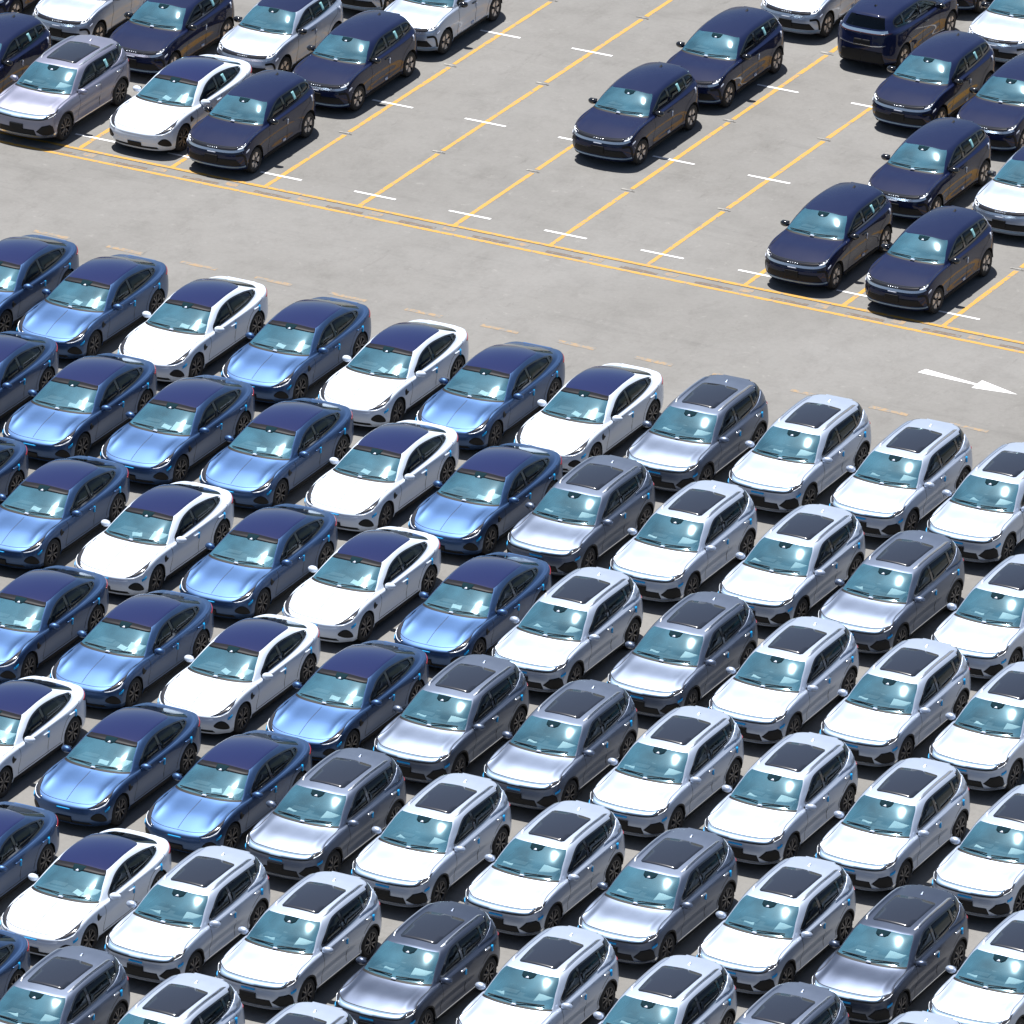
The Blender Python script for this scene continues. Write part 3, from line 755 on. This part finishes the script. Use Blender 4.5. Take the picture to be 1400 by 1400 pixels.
        U([(12.2, 1.9), (13, 1.9), (13, 3.1), (12.2, 3.1)], 'rear_plate_recess', M['black'], .006)
        fin = (-2.80, 1.515)
    if kind == 'hat':
        U([(-2.0, 3.66), (0, 3.60), (2.0, 3.66), (2.15, 4.10), (0, 4.06), (-2.15, 4.10)], 'grille', M['gloss'], .008, (1,))
        for k in range(5): U([(-.42 + k * .17, 3.80), (-.31 + k * .17, 3.80), (-.31 + k * .17, 3.90), (-.42 + k * .17, 3.90)], 'badge_letter', M['chrome'], .016, (1,))
        RB([(0, 3.42), (1.4, 3.43), (2.3, 3.48), (2.9, 3.58)], .06, 'bumper_sheen', M['chrome'], .01)  # bright ribbon laid on as the reflection along the bumper
        for s_ in (1, -1):
            h = U([(2.1, 3.62), (2.3, 4.05), (2.8, 4.16), (3.35, 4.2), (3.3, 3.85), (2.8, 3.60)], 'headlight', M['lampdark'], .01, (s_,))[0]
            drape_uv(sh, lin([(2.12, 3.64), (2.8, 3.64), (3.25, 3.84), (3.25, 4.02), (2.8, 3.84), (2.2, 3.80)], .12), 'headlight_strip', M['lamp'], h, .016, s_, .12)
            drape_uv(sh, crv([(2.45, 3.88), (2.6, 4.0), (2.8, 3.96), (2.65, 3.84)], 4), 'lamp_projector', M['chrome'], h, .022, s_, .12)
            drape_uv(sh, crv([(2.88, 3.95), (3.0, 4.06), (3.15, 4.02), (3.02, 3.92)], 4), 'lamp_projector', M['chrome'], h, .022, s_, .12)
            RB([(2.0, 2.75), (2.7, 2.75), (3.1, 2.3), (3.3, 1.5), (3.35, 1.1)], .055, 'intake_edge', M['black'], .008, (s_,))
            U([(3.2, 2.85), (3.9, 3.0), (3.95, 3.2), (3.3, 3.06)], 'protective_film', M['whitefilm'], .014, (s_,))
        U([(-2.6, 1.25), (2.6, 1.25), (2.0, 2.2), (-2.0, 2.2)], 'lower_grille', M['black'], .006, (1,))
        U([(-.5, 1.6), (.5, 1.6), (.5, 2.6), (-.5, 2.6)], 'plate_holder', M['black'], .02, (1,))
        U([(-.32, 2.95), (.32, 2.95), (.32, 3.12), (-.32, 3.12)], 'protective_film', M['whitefilm'], .014, (1,))
        RB([(0, .95), (1.6, .95), (2.6, .95), (3.2, 1.1)], .05, 'chin_trim', M['bar'], .012)
        # rear
        U([(10.2, 5.05), (10.8, 5.30), (13, 5.25), (13, 5.0), (10.9, 4.95)], 'tail_light', M['darkred'], .012)
        RB([(10.6, 5.75), (11.5, 5.72), (13, 5.70)], .075, 'tailgate_sheen', M['bar'], .012)  # light-blue strip painted in for the sky reflected on the body ledge
        U([(10.9, 1.0), (13, 1.0), (13, 2.6), (11.2, 2.5)], 'rear_diffuser', M['black'], .006)
        U([(12.3, 2.9), (13, 2.9), (13, 3.7), (12.3, 3.7)], 'rear_plate_recess', M['black'], .006)
        RB([(10.9, 3.2), (12, 3.05), (13, 3.05)], .02, 'rear_strip', M['chrome'], .01)
        sp = MB(); sp.box((0, -(-3.08 + wb / 2), 1.438), (.66, .15, .022), Matrix.Rotation(R(-8), 3, 'X'), .94); sp.obj('rear_spoiler', ROOF, root)
        drape_side(sh, lin([(-2.24, 1.17), (-2.13, 1.17), (-2.10, 1.37), (-2.21, 1.37)], .05), 'window_sticker', M['sticker'], root, .006, 1, .05, .004)
        fin = (-2.63, 1.52)
    if kind == 'sed':
        for s_ in (1, -1):
            h = U([(1.6, 3.70), (2.3, 4.08), (3.0, 4.50), (3.9, 4.72), (3.85, 4.12), (3.2, 3.82), (2.4, 3.66)], 'headlight', M['lampdark'], .008, (s_,))[0]
            drape_uv(sh, lin([(1.75, 3.46), (2.4, 3.46), (3.15, 3.66), (3.62, 3.95), (3.55, 3.72), (3.1, 3.42), (2.4, 3.30), (1.9, 3.32)], .12), 'headlight_strip', M['lamp'], h, .012, s_, .12)
            U([(1.85, 1.75), (2.15, 2.5), (2.6, 2.5), (3.15, 1.8), (3.3, 1.25), (2.6, 1.2)], 'air_intake', M['black'], .006, (s_,), rnd=True)
            drape_side(sh, crv([(-.34, .66), (-.33, .76), (-.40, .80), (-.43, .74), (-.50, .70), (-.42, .66)], 4), 'fender_vent', M['black'], root, .006, s_, .04)
        U([(-1.9, .55), (1.9, .55), (1.7, 1.05), (-1.7, 1.05)], 'lower_grille', M['black'], .006, (1,))
        U([(-.5, .8), (.5, .8), (.5, 1.7), (-.5, 1.7)], 'plate_holder', M['black'], .02, (1,))
        U([(-.42, 2.95), (.42, 2.95), (.42, 3.2), (-.42, 3.2)], 'protective_film', M['film'], .014, (1,))
        U([(3.0, 2.55), (3.75, 2.75), (3.75, 3.05), (3.0, 2.85)], 'protective_film', M['film'], .014, (1, -1))
        # bonnet centre crease, boot lip, tail lamp band
        RB([(0, 4.2), (0, 5.0), (0, 5.9)], .012, 'bonnet_crease', M['seam'], .0008, (1,))
        U([(9.9, 3.8), (10.6, 3.9), (13, 3.86), (13, 3.6), (10.8, 3.62), (10.1, 3.55)], 'tail_light', M['red'], .01)
        U([(11.2, .9), (13, .9), (13, 2.0), (11.4, 1.9)], 'rear_diffuser', M['black'], .006)
        sp = MB(); sp.box((0, -(-3.77 + wb / 2), 1.02), (.80, .09, .02), Matrix.Rotation(R(8), 3, 'X'), .9); sp.obj('boot_lip', BASE, root)
        # dark top band of the windscreen and black roof-glass edges
        U([(-3.0, 7.62), (0, 7.62), (3.0, 7.62), (3.2, 8.0), (0, 8.05), (-3.2, 8.0)], 'windscreen_band', M['band'], .003, (1,), su=.25)
        fin = None
    U([(-.40, 7.66), (-.22, 7.55), (.22, 7.55), (.40, 7.66), (.48, 7.97), (-.48, 7.97)], 'sensor_cover', M['frit'], .0035, (1,))
    U([(-.12, 7.58), (.12, 7.58), (.04, 7.68), (-.04, 7.68)], 'sensor_glint', M['whitefilm'], (.006), (1,), su=.06)  # white triangle painted in as a glint by the camera housing
    # wipers, sensor block behind the screen, shark-fin aerial
    cz = {'suv': 6.22, 'hat': 6.22, 'sed': 6.2}[kind]
    for (u0, u1) in ((-2.2, -.2), (.1, 2.1)):
        p0, p1 = sh.ev(u0, cz), sh.ev(u1, cz + .05)
        L0, L1 = Vector(sh.loc(p0 + np.array([.02, 0, .03]))), Vector(sh.loc(p1 + np.array([.02, 0, .03])))
        d = (L1 - L0); q = d.to_track_quat('X', 'Z').to_matrix()
        MB().box((L0 + L1) / 2, (d.length, .022, .016), q).obj('wiper', M['black'], root)
    k_ = MB(); p = sh.ev(0, 6.12); k_.box(Vector(sh.loc(p)) + Vector((.0 if kind == 'sed' else .0, -.02, .02)), (.11, .05, .02), None, .7); k_.obj('washer_glint', M['whitefilm'], root)  # white washer cover, doubling as a painted cowl glint on the hatchback
    p = sh.ev(0, 7.55); s2 = MB(); s2.box(Vector(sh.loc(p)) + Vector((0, .04, -.035)), (.22, .16, .03), Matrix.Rotation(R(25), 3, 'X'), .6)
    s2.box(Vector(sh.loc(sh.ev(0, 7.35))) + Vector((0, .10, -.05)), (.24, .02, .06)); s2.obj('rear_view_mirror', M['gloss'], root)
    if fin:
        f_ = MB(); a, z = fin; Y = -(a + wb / 2)
        f_.add([(-.03, Y - .09, z), (.03, Y - .09, z), (.03, Y + .06, z), (-.03, Y + .06, z), (-.006, Y + .05, z + .058), (.006, Y + .05, z + .058)],
               [(0, 1, 5, 4), (1, 2, 5), (2, 3, 4, 5), (3, 0, 4), (0, 3, 2, 1)])
        f_.obj('aerial', BASE if kind == 'suv' else M['gloss'], root)
    return root

def kids(o): return [c for c in COL.objects if c.parent == o]

PROTO = {}
TREE = {}
def snapshot(kind):
    root = build_car(kind); PROTO[kind] = root
    ch = kids(root); TREE[kind] = [(c, kids(c)) for c in ch]
    bpy.context.view_layer.update()

for k in ('sed', 'suv', 'hat'): snapshot(k)

def dress(o, pm, rm):
    if o.type != 'MESH': return
    m0 = o.data.materials[0]
    if m0 in (BASE, ROOF):
        o.material_slots[0].link = 'OBJECT'; o.material_slots[0].material = pm if m0 == BASE else rm

COPIES = {}
def place_car(kind, colour, x, y, turned=False, film=True):
    """front-axle centre at x, y"""
    root = PROTO[kind]; wb = WB[kind]
    pm = PAINT['silver_hatch'] if (kind == 'hat' and colour == 'silver') else PAINT[colour]
    rm = PAINT['navy']
    if kind not in COPIES:
        r = root; tree = TREE[kind]; COPIES[kind] = 1; new = False
    else:
        r = root.copy(); COL.objects.link(r); tree = []; new = True
        for c, gs in TREE[kind]:
            d = c.copy(); COL.objects.link(d); d.parent = r
            g2 = []
            for g in gs:
                h = g.copy(); COL.objects.link(h); h.parent = d; g2.append(h)
            tree.append((d, g2))
    rng = random.Random(int(x * 100) * 7919 + int(y * 100))
    n_sheet = 0; steer = rng.gauss(0, .035)
    for c, gs in list(tree):
        if not film and kind != 'hat' and c.name.split('.')[0] == 'protective_film' and new:
            bpy.data.objects.remove(c); continue
        dress(c, pm, rm)
        for g in gs: dress(g, pm, rm)
        nm = c.name.split('.')[0]
        if nm == 'wheel':
            c.rotation_euler.x = rng.uniform(0, 6.28)
            if c.location.y < 0: c.rotation_euler.z = steer
        if nm == 'paper_sheet':
            n_sheet += 1
            c.location.x += rng.uniform(-.06, .06) if n_sheet == 1 else rng.uniform(-.12, .22)
            c.rotation_euler.z = rng.uniform(-.09, .09) if n_sheet == 1 else rng.uniform(-.5, .5)
            if kind == 'hat': c.scale = (.01, .01, .01) if False else c.scale
    yaw = CAR_YAW + rng.uniform(-.006, .006)
    off = wb / 2
    if turned:
        yaw += math.pi; off = -off
    if kind == 'sed': x += .06; y -= .06
    if kind == 'suv': x -= .02; y -= .05
    r.rotation_euler = (0, 0, yaw)
    r.location = (x - math.sin(CAR_YAW) * off, y + math.cos(CAR_YAW) * off, .004)
    return r
# hatchbacks have no papers behind the screen
for c, gs in list(TREE['hat']):
    if c.name.split('.')[0] == 'paper_sheet':
        TREE['hat'] = [t for t in TREE['hat'] if t[0] is not c]; bpy.data.objects.remove(c)

# ------------------------------------------------------------------ where each car stands: (body, colour, x, y of its front axle)
ROWS = {
 'nearest': [('sed','blue',-1.5,-12.15),('sed','blue',1.0,-12.2),('sed','white',3.78,-12.25),('sed','blue',6.55,-12.2),('sed','white',9.23,-12.33),('sed','blue',11.85,-12.42),('sed','white',14.47,-12.47),('suv','grey',17.36,-12.35),('suv','silver',19.96,-12.25),('suv','silver',22.63,-12.42),('suv','silver',25.15,-12.6)],
 'second': [('sed','blue',1.2,-17.59),('sed','blue',3.89,-17.64),('sed','blue',6.53,-17.68),('sed','blue',9.21,-17.78),('sed','white',11.95,-17.75),('sed','blue',14.66,-17.78),('suv','grey',17.27,-17.8),('suv','silver',19.96,-17.97),('suv','silver',22.7,-18.0),('suv','grey',25.29,-18.24),('suv','silver',28.05,-18.22)],
 'third': [('sed','blue',3.75,-23.2),('sed','blue',6.42,-23.2),('sed','white',9.22,-23.33),('sed','blue',11.91,-23.31),('sed','white',14.55,-23.31),('sed','blue',17.40,-23.37),('suv','silver',19.98,-23.51),('suv','grey',22.82,-23.47),('suv','silver',25.37,-23.6),('suv','silver',28.02,-23.47),('suv','silver',30.6,-23.44)],
 'fourth': [('sed','blue',6.24,-28.71),('sed','blue',9.17,-28.78),('sed','blue',11.87,-28.82),('sed','white',14.58,-28.82),('sed','blue',17.33,-28.9),('suv','grey',20.03,-28.86),('suv','grey',22.72,-28.89),('suv','silver',25.34,-29.0),('suv','silver',28.09,-29.03),('suv','silver',30.75,-29.04),('suv','silver',33.46,-29.01)],
 'fifth': [('sed','white',11.77,-34.14),('sed','blue',14.65,-34.14),('sed','blue',17.43,-34.22),('suv','grey',20.05,-34.38),('suv','silver',22.62,-34.42),('suv','silver',25.35,-34.47),('suv','grey',28.04,-34.52),('suv','silver',30.83,-34.57),('suv','slate',33.49,-34.66),('suv','silver',36.11,-34.57)],
 'sixth': [('sed','blue',14.57,-39.94),('sed','white',17.31,-39.94),('suv','silver',19.95,-40.0),('suv','silver',22.58,-39.96),('suv','slate',25.4,-40.03),('suv','silver',28.09,-39.88),('suv','silver',30.83,-39.92),('suv','grey',33.4,-39.93),('suv','silver',36.18,-39.91)],
 'bottom': [('sed','blue',17.12,-45.38),('suv','grey',19.83,-45.52),('suv','silver',22.49,-45.48),('suv','silver',25.25,-45.48)],
}
UPPER = [
 # body, colour, x, y, turned, label
 ('hat','navy',-9.33,.2,0,'navy hatchback cut off by the photo edge, left of the pale grey SUV'),
 ('suv','pale',-6.75,-.43,0,'pale lilac grey SUV parked at the double yellow line, left of a white sedan'),
 ('sed','white',-3.91,.37,0,'white sedan with dark glass roof at the double yellow line in the upper lot'),
 ('hat','navy',-1.52,-.1,0,'navy hatchback at the double yellow line, just right of the upper white sedan'),
 ('hat','navy',14.41,.06,0,'navy hatchback, left one of the two right hand cars at the double yellow line'),
 ('hat','navy',17.21,-.15,0,'navy hatchback parked nearest the white arrow, right one at the double line'),
 ('hat','navy',-12.02,5.92,0,'navy hatchback whose nose peeks in at the top left corner'),
 ('hat','silver',-9.32,5.55,0,'silver hatchback with dark roof, directly behind the left edge navy hatchback'),
 ('hat','navy',-6.57,4.6,0,'navy hatchback directly behind the pale grey SUV'),
 ('hat','silver',-4.0,5.69,0,'silver hatchback with dark roof, directly behind the upper white sedan'),
 ('hat','navy',-1.37,4.80,0,'navy hatchback beside the empty slots, second from the double line on the left'),
 ('hat','navy',6.53,5.0,0,'navy hatchback standing out in front amid the empty slots'),
 ('hat','navy',14.58,5.11,0,'navy hatchback directly behind the left one of the two right hand front hatchbacks'),
 ('hat','silver',17.33,5.37,0,'silver hatchback at the right edge behind the hatchback nearest the arrow'),
 ('hat','silver',-4.0,11.15,0,'silver hatchback of which only the front bumper shows at the top edge'),
 ('hat','silver',-1.39,9.35,0,'silver hatchback at the top beside the leftmost empty slots'),
 ('hat','navy',6.6,9.53,0,'navy hatchback directly behind the one amid the empty slots'),
 ('hat','navy',12.01,10.56,0,'navy hatchback beside the turned round one, facing the camera'),
 ('hat','navy',14.46,10.23,0,'navy hatchback at the right edge, its rear half out of the photo'),
 ('hat','silver',6.53,15.12,0,'silver hatchback at the top edge, left of the turned round navy hatchback'),
 ('hat','navy',9.22,16.72,1,'navy hatchback parked the other way round, showing its tailgate'),
 ('hat','navy',9.25,18.6,0,'navy hatchback showing only its bumper behind the turned round one'),
 ('hat','silver',12.05,15.79,0,'silver hatchback in the top right corner'),
]
UPPER = [u if not u[4] else u for u in UPPER if u[5] != 'navy hatchback showing only its bumper behind the turned round one'] + \
        [('hat','navy',9.2,18.6,0,'navy hatchback showing only its bumper behind the turned round one')]
ORD = ['first', 'second', 'third', 'fourth', 'fifth', 'sixth', 'seventh', 'eighth', 'ninth', 'tenth', 'eleventh']
ROWTXT = {'nearest': 'the row nearest the driving lane', 'second': 'the second row from the lane', 'third': 'the third row from the lane',
          'fourth': 'the fourth row from the lane', 'fifth': 'the fifth row from the lane', 'sixth': 'the sixth row from the lane', 'bottom': 'the bottommost row'}
COLTXT = {'blue': 'metallic blue', 'white': 'white', 'silver': 'silver', 'grey': 'grey', 'slate': 'dark slate grey', 'pale': 'pale grey', 'navy': 'navy'}
KTXT = {'sed': 'sedan', 'suv': 'SUV', 'hat': 'hatchback'}
CAT = {'sed': 'car', 'suv': 'car', 'hat': 'car'}
GRP = {'sed': 'glass roofed sedans parked in rows below the lane', 'suv': 'sunroof SUVs parked in rows below the lane', 'hat': 'small hatchbacks parked in the upper lot'}
for rn, lst in ROWS.items():
    for i, (kd, cl, x, y) in enumerate(lst):
        o = place_car(kd, cl, x, y)
        pos = ORD[i] + ' from left' if i else 'leftmost'
        if i == len(lst) - 1: pos = 'rightmost'
        o['label'] = f"{COLTXT[cl]} {KTXT[kd]}, {pos} in {ROWTXT[rn]}"
        o['category'] = 'car'; o['group'] = GRP[kd]
for kd, cl, x, y, tn, lb in UPPER:
    o = place_car(kd, cl, x, y, bool(tn), False)
    if kd != 'hat':
        st = SHELLS[kd]; a0 = {'sed': -2.36, 'suv': -2.30}[kd]; z0 = {'sed': 1.03, 'suv': 1.17}[kd]
        drape_side(st, lin([(a0, z0), (a0 + .12, z0), (a0 + .15, z0 + .2), (a0 + .03, z0 + .2)], .05), 'window_sticker', M['sticker'], o, .008, 1, .05, .004)
    o['label'] = lb; o['category'] = 'car'; o['group'] = GRP['hat'] if kd == 'hat' else 'larger cars parked in the upper lot'

# ------------------------------------------------------------------ ground and painted markings
def concrete():
    mt, t, b = new_mat('weathered concrete'); N = t.nodes; Lk = t.links
    tc = N.new("ShaderNodeTexCoord")
    def noise(scale, det, rough, stretch=None):
        n = N.new("ShaderNodeTexNoise"); n.inputs["Scale"].default_value = scale; n.inputs["Detail"].default_value = det; n.inputs["Roughness"].default_value = rough
        mp = N.new("ShaderNodeMapping"); mp.inputs["Scale"].default_value = stretch or (1, 1, 1)
        Lk.new(tc.outputs["Object"], mp.inputs["Vector"]); Lk.new(mp.outputs[0], n.inputs["Vector"]); return n.outputs["Fac"]
    def ramp(fac, stops):
        r = N.new("ShaderNodeValToRGB"); Lk.new(fac, r.inputs[0]); e = r.color_ramp.elements
        e[0].position, e[0].color = stops[0][0], (*stops[0][1], 1); e[1].position, e[1].color = stops[-1][0], (*stops[-1][1], 1)
        for p, c in stops[1:-1]: q = e.new(p); q.color = (*c, 1)
        return r.outputs[0]
    def mul(a, bb, f=1.0):
        m = N.new("ShaderNodeMix"); m.data_type = 'RGBA'; m.blend_type = 'MULTIPLY'; m.inputs["Factor"].default_value = f
        Lk.new(a, m.inputs["A"]); Lk.new(bb, m.inputs["B"]); return m.outputs["Result"]
    base = ramp(noise(.16, 6, .6), [(.28, (.172, .166, .156)), (.5, (.198, .192, .182)), (.72, (.220, .214, .205))])
    c = mul(base, ramp(noise(.9, 8, .7), [(.36, (.85, .85, .845)), (.52, (1, 1, 1)), (.75, (1.05, 1.05, 1.05))]), .65)
    c = mul(c, ramp(noise(9, 6, .75), [(.3, (.86, .86, .86)), (.6, (1, 1, 1))]), .7)
    c = mul(c, ramp(noise(1.6, 6, .8, (1, .22, 1)), [(.28, (.66, .65, .64)), (.40, (1, 1, 1))]), .8)
    c = mul(c, ramp(noise(.8, 7, .75, (.13, 1, 1)), [(.34, (.86, .86, .86)), (.44, (1, 1, 1)), (.62, (1, 1, 1)), (.72, (1.10, 1.10, 1.10))]), .8)   # faint tyre wear along the slots
    c = mul(c, ramp(noise(4.0, 4, .6), [(.24, (.5, .49, .48)), (.285, (1, 1, 1))]), .8)                # small spots
    c = mul(c, ramp(noise(2.6, 5, .7), [(.62, (1, 1, 1)), (.70, (1.25, 1.25, 1.24))]), .9)
    c = mul(c, ramp(noise(1.1, 9, .85, (1, .5, 1)), [(.40, (.80, .79, .78)), (.47, (1, 1, 1))]), .4)   # drips and scuffed streaks          # pale scuffs
    Lk.new(c, b.inputs["Base Color"]); b.inputs["Roughness"].default_value = .8
    bp_ = N.new("ShaderNodeBump"); bp_.inputs["Strength"].default_value = .25; bp_.inputs["Distance"].default_value = .01
    Lk.new(noise(30, 6, .7), bp_.inputs["Height"]); Lk.new(bp_.outputs[0], b.inputs["Normal"])
    return mt

def marking(name, col, wear_at=.42, under=(.198, .192, .182)):
    """road paint worn through to the concrete in places"""
    mt, t, b = new_mat(name); N = t.nodes; Lk = t.links
    tc = N.new("ShaderNodeTexCoord"); n = N.new("ShaderNodeTexNoise"); n.inputs["Scale"].default_value = 6; n.inputs["Detail"].default_value = 8; n.inputs["Roughness"].default_value = .75
    r = N.new("ShaderNodeValToRGB"); e = r.color_ramp.elements
    e[0].position, e[0].color = wear_at - .07, (*under, 1); e[1].position, e[1].color = wear_at + .03, (*col, 1)
    Lk.new(tc.outputs["Object"], n.inputs["Vector"]); Lk.new(n.outputs["Fac"], r.inputs[0]); Lk.new(r.outputs[0], b.inputs["Base Color"])
    b.inputs["Roughness"].default_value = .7
    return mt

YEL = marking('yellow road paint', (.50, .275, .045), .45)
WHT = marking('white road paint', (.80, .80, .80), .36)
OLD = marking('faded orange road paint', (.33, .225, .125), .53)
DRK = marking('blacked out road paint', (.140, .105, .08), .47)
JNT = marking('joint sealant', (.10, .09, .08), .53)
PAL = marking('pale joint filler', (.33, .315, .29), .52)
g = MB(); g.add([(-900, -900, 0), (900, -900, 0), (900, 900, 0), (-900, 900, 0)], [(0, 1, 2, 3)])
o = g.obj('ground', concrete()); o['kind'] = 'structure'

def strip(name, x0, y0, x1, y1, wd, mat, z=.004, label=None):
    d = Vector((x1 - x0, y1 - y0, 0)); n = Vector((-d.y, d.x, 0)).normalized() * wd / 2
    s = MB(); k = max(1, int(d.length / .45)); vs = []
    rr = random.Random(int(x0 * 31 + y0 * 17))
    for i in range(k + 1):
        p = Vector((x0, y0, z)) + d * i / k; e = 1 + rr.uniform(-.14, .10)
        vs += [p - n * e, p + n * e]
    s.add(vs, [(2 * i, 2 * i + 2, 2 * i + 3, 2 * i + 1) for i in range(k)])
    ob = s.obj(name, mat); ob['kind'] = 'structure'
    return ob

JOINTS = [3.31, 8.69, 14.07, 19.45]
for i in range(-6, 11):
    x = i * SLOT_W; ys = [-.80] + JOINTS + [24.8]
    for a, b_ in zip(ys[:-1], ys[1:]):
        strip('slot_line', x, a + (.12 if a > 0 else 0), x, b_ - (.12 if b_ < 24 else 0), .125, YEL)
    for j in range(5):
        strip('slot_tick', x - .58, j * SLOT_L, x + .58, j * SLOT_L, .085, WHT, .008)
strip('lane_edge_line', -30, -.83, 45, -.83, .12, YEL, .012)
strip('lane_edge_line', -30, -1.34, 45, -1.34, .12, YEL, .004)
for k in range(-12, 18):
    x = .0 + 8.04 + k * 2.03 - 2.03 * 4 + 8.04 - 8.04
    strip('erased_dash', x, -1.17, x + 1.0, -1.17, .13, DRK, .004)
    strip('faded_mark', x + 1.16, -1.07, x + 1.5, -1.07, .22, OLD, .004)
for k in range(-6, 16):
    x = -3.45 + k * 2.062
    strip('faded_dash', x, -6.03, x + 1.0, -6.05, .15, OLD, .004)
for i in range(-6, 11):
    for y in JOINTS:
        strip('concrete_joint', i * SLOT_W - .22, y, i * SLOT_W + .06, y + .01, .08, PAL, .012)
        strip('concrete_joint', i * SLOT_W + .08, y - .03, i * SLOT_W + .15, y - .03, .04, JNT, .012)
ar = MB(); ar.add([(19.28, -3.63, .004), (20.80, -3.67, .004), (20.80, -3.585, .004), (19.36, -3.36, .004)], [(0, 1, 2, 3)])
ar.add([(20.80, -3.86, .004), (21.92, -3.71, .004), (20.82, -3.34, .004)], [(0, 1, 2)])
o = ar.obj('lane_arrow', WHT); o['kind'] = 'structure'
